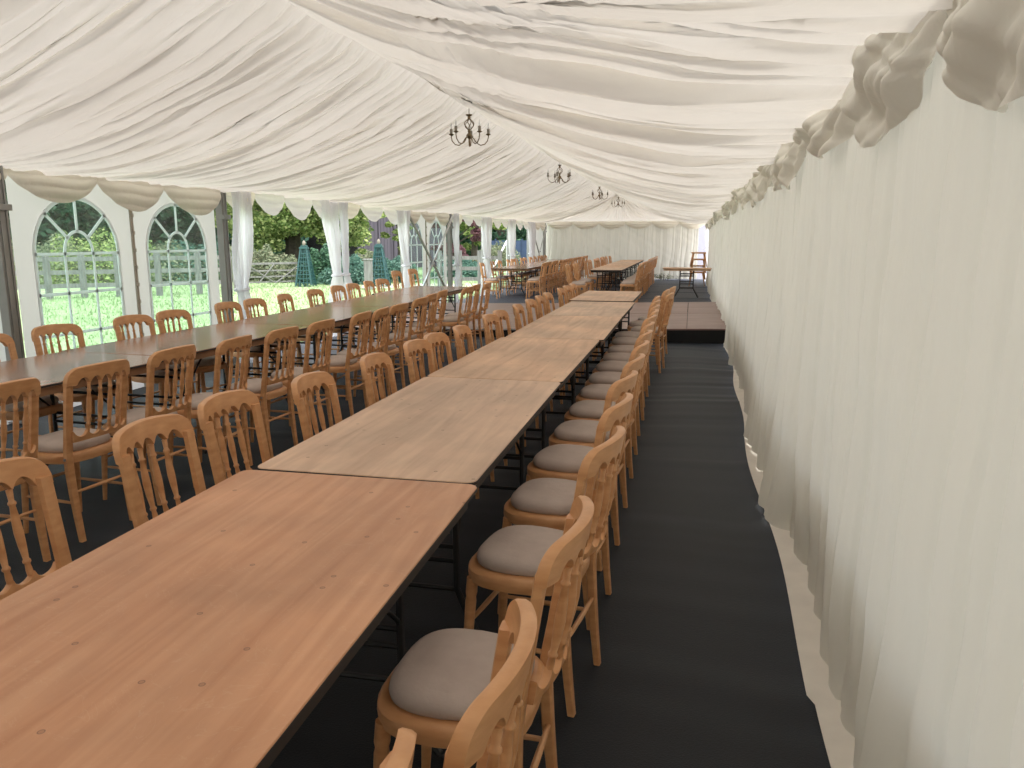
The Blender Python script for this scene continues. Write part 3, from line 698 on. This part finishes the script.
for i, (x, y, a) in enumerate(L4):
    lab = 'glossy brown trestle table, %s in the left row beside the windows' % words[i]
    if i == 0: TL.location = (x, y, 0); TL.rotation_euler = (0, 0, a); TL['label'] = lab; TL['group'] = 'glossy tables of the left row'
    else: dup(TL, (x, y, 0), a, lab, 'glossy tables of the left row')
for i in range(5):
    dup(T2, (-2.01, 19.75+i*1.79, 0), 0, 'pale plywood trestle table in the far centre row, %s from the brown boards' % words[i], 'tables of the far centre row')
for i in range(5):
    dup(TL, (-4.50, 20.1+i*1.86, 0), 0, 'brown trestle table in the far left row, %s from the brown boards' % words[i], 'tables of the far left row')
TS = table_proto(1.22, .76, PLY, bmat=PLY, emat=PLY, uu=.17, ff=.31, inset=.18)
TS.location = (-.09, 20.6, 0); TS['label'] = 'short pale trestle table with open black steel legs standing sideways near the right wall'
# its single middle frame shows from the front
# ------------------------------------------------------------------ chandeliers
def chandelier():
    t = thing('chandelier', '', 'chandelier')
    bm = bmesh.new(); tube(bm, [(0, 0, .05), (0, 0, -.17)], .004, 6); obj('hanging_rod', bm, BRASS, t, True)
    def lathe(prof, n_=14):
        bm = bmesh.new(); loft(bm, [[(r_*math.cos(2*PI*k/n_), r_*math.sin(2*PI*k/n_), z) for k in range(n_)] for r_, z in prof]); return bm
    obj('cap', lathe([(.002, -.165), (.038, -.170), (.036, -.178), (.016, -.19), (.018, -.205), (.014, -.22)]), BRASS, t, True)
    bm = bmesh.new()
    for k in range(6):
        pts = [(.05*math.sin(PI*q/10)*math.cos(k*PI/3+q*.16)+.008*math.cos(k*PI/3), .05*math.sin(PI*q/10)*math.sin(k*PI/3+q*.16)+.008*math.sin(k*PI/3), -.215-.012*q) for q in range(11)]
        tube(bm, pts, .0045, 6)
    obj('twisted_basket', bm, BRASS, t, True)
    obj('hub', lathe([(.006, -.33), (.02, -.34), (.012, -.36), (.03, -.38), (.034, -.395), (.024, -.415), (.010, -.425), (.008, -.49), (.003, -.51)]), BRASS, t, True)
    for k in range(5):
        a = 2*PI*k/5+.5; c, s_ = math.cos(a), math.sin(a); bm = bmesh.new()
        pr = [(.02, -.395), (.05, -.42), (.08, -.465), (.125, -.488), (.17, -.478), (.205, -.44), (.215, -.40), (.215, -.375)]
        tube(bm, [(r_*c, r_*s_, z) for r_, z in pr], .0055, 7); ar = obj('arm', bm, BRASS, t, True)
        bm = bmesh.new()
        loft(bm, [[(.215*c+r_*math.cos(q*PI/6), .215*s_+r_*math.sin(q*PI/6), z) for q in range(12)] for r_, z in [(.004, -.385), (.018, -.378), (.030, -.368), (.028, -.366), (.012, -.37)]]); obj('drip_pan', bm, BRASS, ar, True)
        bm = bmesh.new(); tube(bm, [(.215*c, .215*s_, -.37), (.215*c, .215*s_, -.312)], .0155, 10); obj('candle_tube', bm, CANDLE, ar, True)
        bm = bmesh.new(); tube(bm, [(.215*c, .215*s_, -.312), (.215*c, .215*s_, -.295), (.215*c, .215*s_, -.275), (.215*c, .215*s_, -.245)], [.005, .010, .008, .001], 8); obj('bulb', bm, BULB, ar, True)
    return t
CHZ = 3.0
c0 = chandelier(); cw = ['largest brass candle chandelier, nearest the camera under the tent ridge', 'second brass candle chandelier from the camera', 'small brass chandelier, third from the camera', 'smallest brass chandelier, farthest under the ridge by the pleated fan']
for i, y in enumerate((8.45, 14.45, 20.8, 26.2)):
    if i == 0: c0.location = (XM, y, CHZ); c0['label'] = cw[0]; c0['group'] = 'brass chandeliers under the ridge'
    else: dup(c0, (XM, y, CHZ), .4*i, cw[i], 'brass chandeliers under the ridge')

# ------------------------------------------------------------------ outside
G = -.14
def flat(name, rects, mat):
    bm = bmesh.new()
    for x0, x1, y0, y1 in rects: bm.faces.new([bm.verts.new(p) for p in ((x0, y0, G), (x1, y0, G), (x1, y1, G), (x0, y1, G))])
    struct(name, bm, mat)
flat('lawn', ((-120, XL-.02, -30, 140),), GRASS)
flat('bounce_ground', ((XL-.02, 60, 29.9, 140), (.8, 60, -30, 29.9), (XL-.02, .8, -30, Y0-.2)), PATHM)  # unseen ground, made pale gravel so its bounce light stays neutral, not green
def quads_mesh(name, C, size, g, flat=.5):
    n_ = len(C); a = g.normal(size=(n_, 3)); a[:, 2] *= flat; a /= np.linalg.norm(a, axis=1)[:, None]
    b_ = g.normal(size=(n_, 3)); b_ -= a*(a*b_).sum(1)[:, None]; b_ /= np.linalg.norm(b_, axis=1)[:, None]
    s_ = (size*g.uniform(.6, 1.4, n_))[:, None]
    P = np.stack([C-a*s_, C+b_*s_*.55, C+a*s_, C-b_*s_*.55], 1).reshape(-1, 3)
    me = bpy.data.meshes.new(name); me.vertices.add(len(P)); me.vertices.foreach_set('co', P.reshape(-1).astype(np.float32))
    me.loops.add(4*n_); me.loops.foreach_set('vertex_index', np.arange(4*n_, dtype=np.int32)); me.polygons.add(n_)
    me.polygons.foreach_set('loop_start', np.arange(0, 4*n_, 4, dtype=np.int32)); me.update(calc_edges=True)
    return me
def tree(name, cat, label, px, dist, Hh, Ww, z0, mat, n_=9000, leaf=.09, seed=1, blobs=40, group=None, layered=True):
    c = atdist(px, dist); g = np.random.default_rng(seed)
    t = thing(name, label, cat, (c.x, c.y, G), 0, group)
    bm = bmesh.new(); tube(bm, [(0, 0, 0), (.05, .03, Hh*.3), (-.04, .05, Hh*.6), (0, 0, Hh*.85)], [Ww*.045+.03, Ww*.035+.02, Ww*.02+.01, .01], 8)
    B = []
    for k in range(blobs):
        a = g.uniform(0, 2*PI); hz = g.uniform(0, 1); rad = math.sqrt(g.uniform(.15, 1))*Ww/2*math.sin(PI*(.18+.72*(1-hz)))**.6
        B.append((rad*math.cos(a), rad*math.sin(a), z0+(Hh-z0)*hz, g.uniform(.5, 1)*Ww*.17))
    for (bx_, by_, bz_, br) in B[::3]: tube(bm, [(0, 0, max(.2, bz_*.7)), (bx_*.5, by_*.5, bz_*.85), (bx_, by_, bz_)], [Ww*.012+.008, .012+Ww*.005, .006], 5)
    obj('trunk', bm, BARK, t, True)
    pts = []
    per = n_//blobs
    for (bx_, by_, bz_, br) in B:
        d = g.normal(size=(per, 3)); d /= np.linalg.norm(d, axis=1)[:, None]; r_ = br*g.uniform(.35, 1, per)**.5
        q = d*r_[:, None]; q[:, 2] *= .42 if layered else .9
        q[:, 2] -= .25*np.hypot(q[:, 0], q[:, 1]) if layered else 0
        pts.append(q+np.array([bx_, by_, bz_]))
    me = quads_mesh('foliage', np.concatenate(pts), leaf, g); link('foliage', me, mat, t)
    return t
tree('broadleaf_tree', 'tree', 'large bright yellow-green leafy tree behind the farm gate', 292, 35, 8.2, 8.0, 1.5, LEAFG, 66000, .085, 3, 110)
tree('broadleaf_tree', 'tree', 'yellow-green tree showing between the large curtain and the barn', 344, 33, 6.0, 2.2, .3, LEAFG, 14000, .08, 4, 50)
tree('young_tree', 'tree', 'young light green tree in front of the dark barn', 398, 36, 3.6, 1.5, 1.2, LEAFG, 3000, .08, 5, 20)
tree('copper_tree', 'tree', 'purple-red copper-leaved tree right of the crossed braces', 455, 34, 5.0, 2.6, .8, LEAFR, 14000, .07, 6, 40)
tree('broadleaf_tree', 'tree', 'mid green tree right of the copper-leaved one', 474, 42, 7, 4.0, 1.2, LEAFG, 14000, .1, 7, 50)
far = [(-140, 44, 10, 11, LEAFD), (-40, 46, 11, 12, LEAFB), (20, 42, 8, 9, LEAFD), (70, 44, 9, 10, LEAFB), (125, 42, 9, 9, LEAFD), (180, 42, 10, 9, LEAFD), (228, 46, 10, 9, LEAFB), (262, 50, 11, 9, LEAFD), (330, 52, 12, 9, LEAFD), (440, 60, 10, 10, LEAFB), (500, 55, 11, 9, LEAFD), (525, 60, 12, 9, LEAFD), (548, 66, 12, 9, LEAFD)]
fl = ['beyond the left frame edge', 'beyond the field left of the first window', 'seen at the left of the first arched window', 'seen in the middle of the first arched window', 'seen between the first two arched windows', 'seen in the second arched window', 'left of the big bright tree', 'behind the big bright tree', 'behind the large tied curtain', 'behind the crossed braces windows', 'above the blue fence', 'right of the last opening', 'behind the far corner']
for i, (px, d, Hh, Ww, m_) in enumerate(far):
    tree('woodland_tree', 'tree', 'dark blue-green woodland tree %s' % fl[i], px, d, Hh, Ww, -.2, m_, 22000, .17, 20+i, 70, 'dark trees behind the field', False)
def shrub(label, px, dist, Hh, Ww, mat, n_=4000, leaf=.05, seed=1, group=None, name='shrub'):
    c = atdist(px, dist); g = np.random.default_rng(seed); t = thing(name, label, 'shrub', (c.x, c.y, G), 0, group)
    bm = bmesh.new()
    for k in range(6): a = k; tube(bm, [(0, 0, 0), (Ww*.2*math.cos(a), Ww*.2*math.sin(a), Hh*.5), (Ww*.35*math.cos(a), Ww*.35*math.sin(a), Hh*.8)], [.02, .012, .005], 5)
    obj('stems', bm, BARK, t)
    d = g.normal(size=(n_, 3)); d /= np.linalg.norm(d, axis=1)[:, None]; d[:, 2] = np.abs(d[:, 2])
    q = d*(g.uniform(.3, 1, n_)**.5)[:, None]*np.array([Ww/2, Ww/2, Hh])
    q *= (1+.12*np.sin(d[:, :1]*9+d[:, 1:2]*7)); me = quads_mesh('foliage', q, leaf, g); link('foliage', me, mat, t); return t
sh = [(240, 31.5, 1.4, 2.2, LEAFS, 'greyish sage shrub behind the left end of the farm gate'), (262, 31.5, 1.3, 2.2, LEAFS, 'greyish sage shrub behind the middle of the farm gate'),
      (287, 31, .95, 1.9, LEAFS, 'brownish low shrub behind the right end of the farm gate'), (322, 30, 1.3, 1.6, LEAFD, 'dark shrub right of the first green obelisk'),
      (350, 29, 1.0, 2.2, LEAFB, 'low shrub bed left of the barn opening'), (366, 30, 1.1, 1.6, LEAFS, 'reddish grey shrub beside the pale post'), (395, 30, .9, 1.8, LEAFB, 'green shrub right of the second green obelisk'),
      (50, 33, 1.7, 5, LEAFS, 'pale shrub bank at the left of the first arched window'), (95, 33, 1.9, 5, LEAFG, 'light green shrub bank at the right of the first arched window'), (160, 33, 1.5, 5, LEAFS, 'pale shrub bank at the left of the second arched window'), (205, 33, 1.6, 4.5, LEAFB, 'green shrub bank at the right of the second arched window'),
      (462, 32, .8, 2.5, LEAFB, 'low hedge clump behind the rail fence'), (497, 40, 1.4, 2.6, LEAFS, 'pale bush under the white handrail')]
for i, (px, d, Hh, Ww, m_, lab) in enumerate(sh): shrub(lab, px, d, Hh, Ww, m_, 6000, .055, 60+i, 'shrubs along the fence')

def zs(v): return G+v
def farm_gate():
    a = at(247, 288, G); b_ = at(303, 286, G); d = (b_-a); L = d.length; rz = math.atan2(d.y, d.x)
    t = thing('farm_gate', 'grey timber five-bar field gate with crossed diagonals in front of the big tree', 'gate', a, rz)
    for z in (.18, .36, .56, .80): bm = bmesh.new(); box(bm, (L/2, 0, z), (L, .035, .07 if z > .7 else .05)); obj('rail', bm, WGREY, t)
    for p, q in (((0, .80), (L*.5, .14)), ((L, .80), (L*.5, .14)), ((L*.2, .14), (L*.5, .80))):
        bm = bmesh.new(); beam(bm, (p[0], -.03, p[1]), (q[0], -.03, q[1]), .05, .03); obj('diagonal', bm, WGREY, t)
    for x in (0, L): bm = bmesh.new(); box(bm, (x, 0, .48), (.07, .05, .80)); obj('stile', bm, WGREY, t)
farm_gate()
def gatepost(label, px, py, h_, w_):
    p = at(px, py, G); t = thing('gate_post', label, 'post', p, .3, 'square timber gate posts')
    bm = bmesh.new(); box(bm, (0, 0, h_/2), (w_, w_, h_), bev=.02); obj('post_shaft', bm, WGREY, t)
    bm = bmesh.new(); box(bm, (0, 0, h_+.02), (w_*1.15, w_*1.15, .05), bev=.02); obj('post_cap', bm, WGREY, t)
gatepost('thick pale square post at the left end of the farm gate', 238, 290, 1.02, .22)
gatepost('thick pale square post between the tied curtains near the barn', 369, 290, .95, .26)
def rail_fence(label, pts, zs_, posts=True, mat=WGREY, w_=.12):
    a = pts[0]; t = thing('rail_fence', label, 'fence', a, 0, 'post and rail fences')
    for i in range(len(pts)-1):
        p, q = pts[i]-a, pts[i+1]-a
        for z in zs_: bm = bmesh.new(); beam(bm, p+Vector((0, 0, z)), q+Vector((0, 0, z)), .05, w_); obj('rail', bm, mat, t)
    for p in pts: bm = bmesh.new(); box(bm, (p-a)+Vector((0, 0, .62)), (.13, .13, 1.24)); obj('post', bm, mat, t)
rail_fence('weathered rail fence across the field seen through the arched windows', [at(x, 303-(x+60)*.033, G) for x in (-60, -5, 50, 85, 120, 160, 200, 230)], (.35, .72, 1.08))
rail_fence('grey rail fence behind the copper-leaved tree opening', [at(x, 288, G) for x in (440, 460, 480, 500)], (.3, .65, 1.0))
def obelisk(label, px, py, h_, w_):
    p = at(px, py, G); t = thing('garden_obelisk', label, 'plant obelisk', p, .2, 'green lattice garden obelisks')
    tp = .10
    for sx in (-1, 1):
        for sy in (-1, 1): bm = bmesh.new(); beam(bm, (sx*w_/2, sy*w_/2, 0), (sx*tp, sy*tp, h_), .05, .05); obj('corner_leg', bm, OBEL, t)
    bm = bmesh.new()
    for k in range(1, 9):
        f = k/9; r_ = w_/2*(1-f)+tp*f; z = h_*f
        for (x0, y0, x1, y1) in ((-1, -1, 1, -1), (1, -1, 1, 1), (1, 1, -1, 1), (-1, 1, -1, -1)): beam(bm, (x0*r_, y0*r_, z), (x1*r_, y1*r_, z), .022, .035)
    for k in (-.5, 0, .5):
        for (ax, ay) in ((k, -1), (k, 1), (-1, k), (1, k)): beam(bm, (ax*w_/2, ay*w_/2, 0), (ax*tp, ay*tp, h_), .022, .028)
    obj('lattice', bm, OBEL, t)
    bm = bmesh.new(); box(bm, (0, 0, h_+.04), (.28, .28, .07), bev=.01); box(bm, (0, 0, h_+.1), (.2, .2, .06), bev=.01); obj('cap', bm, OBEL, t)
    bm = bmesh.new(); tube(bm, [(0, 0, h_+.12), (0, 0, h_+.18), (0, 0, h_+.25), (0, 0, h_+.30)], [.03, .06, .05, .01], 10); obj('finial', bm, CANDLE, t, True)
    g = np.random.default_rng(int(px)); n_ = 1300; zz = g.uniform(0, h_, n_); r_ = (w_/2*(1-zz/h_)+tp*zz/h_)
    q = np.stack([g.uniform(-1, 1, n_)*r_, g.uniform(-1, 1, n_)*r_, zz], 1); link('climbing_plant', quads_mesh('climbing_plant', q, .035, g), LEAFB, t)
obelisk('dark green lattice obelisk right of the farm gate', 306, 286.5, 1.27, .56)
obelisk('dark green lattice obelisk in front of the dark barn', 380, 286.5, 1.32, .62)
# barn
def barn():
    a = atdist(357, 42); b_ = atdist(446, 46); d = b_-a; L = d.length; rz = math.atan2(d.y, d.x)
    t = thing('barn', 'dark purple-grey timber-boarded barn behind the garden', 'building', (a.x, a.y, G), rz)
    bm = bmesh.new(); box(bm, (L/2, 3, 2.6), (L, 6, 5.2)); obj('wall', bm, BARN, t)
    bm = bmesh.new(); D = 6.6
    vs = [bm.verts.new(p) for p in [(-.3, -.3, 5.2), (L+.3, -.3, 5.2), (L+.3, 6.3, 5.2), (-.3, 6.3, 5.2), (-.3, 3, 7.4), (L+.3, 3, 7.4)]]
    for f in [(0, 1, 5, 4), (2, 3, 4, 5), (0, 4, 3), (1, 2, 5), (0, 3, 2, 1)]: bm.faces.new([vs[k] for k in f])
    obj('roof', bm, mat_plain('dark_slate', (.06, .06, .07), .7), t)
    for k in range(6): bm = bmesh.new(); box(bm, (.4+k*L/6.2, -.03, 2.55), (.07, .06, 5.1)); obj('corner_board', bm, BARN, t)
barn()
a = atdist(482, 48); b_ = atdist(560, 50); d = b_-a; bf = thing('board_fence', 'dark blue panel fence beyond the farthest openings', 'fence', (a.x, a.y, G), math.atan2(d.y, d.x))
for k in range(6): bm = bmesh.new(); box(bm, (d.length*(k+.5)/6, 0, .75), (d.length/6-.06, .05, 1.5)); obj('fence_panel', bm, BLUEP, bf)
for k in range(7): bm = bmesh.new(); box(bm, (d.length*k/6, 0, .8), (.1, .1, 1.6)); obj('post', bm, BLUEP, bf)
p = at(492, 287, G); q = at(507, 280, G)
hr = thing('handrail', 'white sloping handrail outside the farthest openings', 'handrail', p)
bm = bmesh.new(); tube(bm, [(0, 0, .55), ((q-p).x, (q-p).y, 1.55)], .035, 8); obj('rail', bm, BAR, hr)
for k in (0, .5, 1): bm = bmesh.new(); tube(bm, [((q-p).x*k, (q-p).y*k, 0), ((q-p).x*k, (q-p).y*k, .55+k)], .03, 8); obj('post', bm, BAR, hr)
# pale track beyond the lawn
pts = [at(x, 288.5, G) for x in (330, 360, 400, 440, 480)]; pf = [at(x, 284, G) for x in (330, 360, 400, 440, 480)]
P = np.array([[tuple(u_+Vector((0, 0, .012))), tuple(v_+Vector((0, 0, .012)))] for u_, v_ in zip(pts, pf)]); o = link('gravel_track', grid_mesh('gravel_track', P), PATHM); o['kind'] = 'structure'
# grass blades near the tent
g = np.random.default_rng(99); n_ = 26000; bx_ = g.uniform(0, 1, n_)**1.4*12+.1; by_ = g.uniform(2, 30, n_); base = np.stack([XL-bx_, by_, np.full(n_, G)], 1)
tip = base+np.stack([g.normal(0, .03, n_), g.normal(0, .03, n_), g.uniform(.03, .11, n_)], 1); wv = np.stack([g.normal(0, .012, n_), g.normal(0, .012, n_), np.zeros(n_)], 1)
Pq = np.stack([base-wv, base+wv, tip], 1).reshape(-1, 3); me = bpy.data.meshes.new('lawn_grass'); me.vertices.add(len(Pq)); me.vertices.foreach_set('co', Pq.reshape(-1).astype(np.float32))
me.loops.add(3*n_); me.loops.foreach_set('vertex_index', np.arange(3*n_, dtype=np.int32)); me.polygons.add(n_); me.polygons.foreach_set('loop_start', np.arange(0, 3*n_, 3, dtype=np.int32)); me.update(calc_edges=True)
tag(link('lawn_grass', me, BLADE), 'short green grass blades of the lawn beside the tent', 'grass', kind='stuff')
# added sheet past the far right doorway, tinted to stand in for daylight
t = thing('doorway_daylight_stand_in', 'added lavender-white sheet standing in for daylight beyond the far right doorway', 'tent wall', (.5, 32.0, G))
bm = bmesh.new(); box(bm, (0, 0, 1.7), (3.0, .02, 3.4)); obj('daylight_sheet', bm, mat_plain('lavender_daylight_sheet', (.36, .36, .43), .7), t)
for s_ in (-1, 1): bm = bmesh.new(); box(bm, (s_*1.5, .03, 1.7), (.07, .07, 3.4)); obj('pole', bm, ALU, t)
o = curtain(28.2, -1, .5, 'loose cream curtain edge gathered beside the far right doorway', 1.1, .14, .4, seed=77, x=XR-.10); o['group'] = 'doorway curtain'
# weeds at the foot of the end wall
c = Vector((-1.0, 28.75, 0)); g = np.random.default_rng(5); q = g.normal(size=(160, 3))*np.array([.30, .05, .05])+np.array([0, 0, .12])
tw_ = thing('weed_clump', 'small clump of dry weeds at the foot of the far end wall', 'weeds', c); bm = bmesh.new()
for k in range(26): x = g.uniform(-.35, .35); tube(bm, [(x, 0, 0), (x+g.uniform(-.04, .04), g.uniform(-.03, .03), g.uniform(.12, .28))], [.006, .002], 4)
obj('stems', bm, BARK, tw_); link('leaves', quads_mesh('leaves', q, .03, g), LEAFS, tw_)
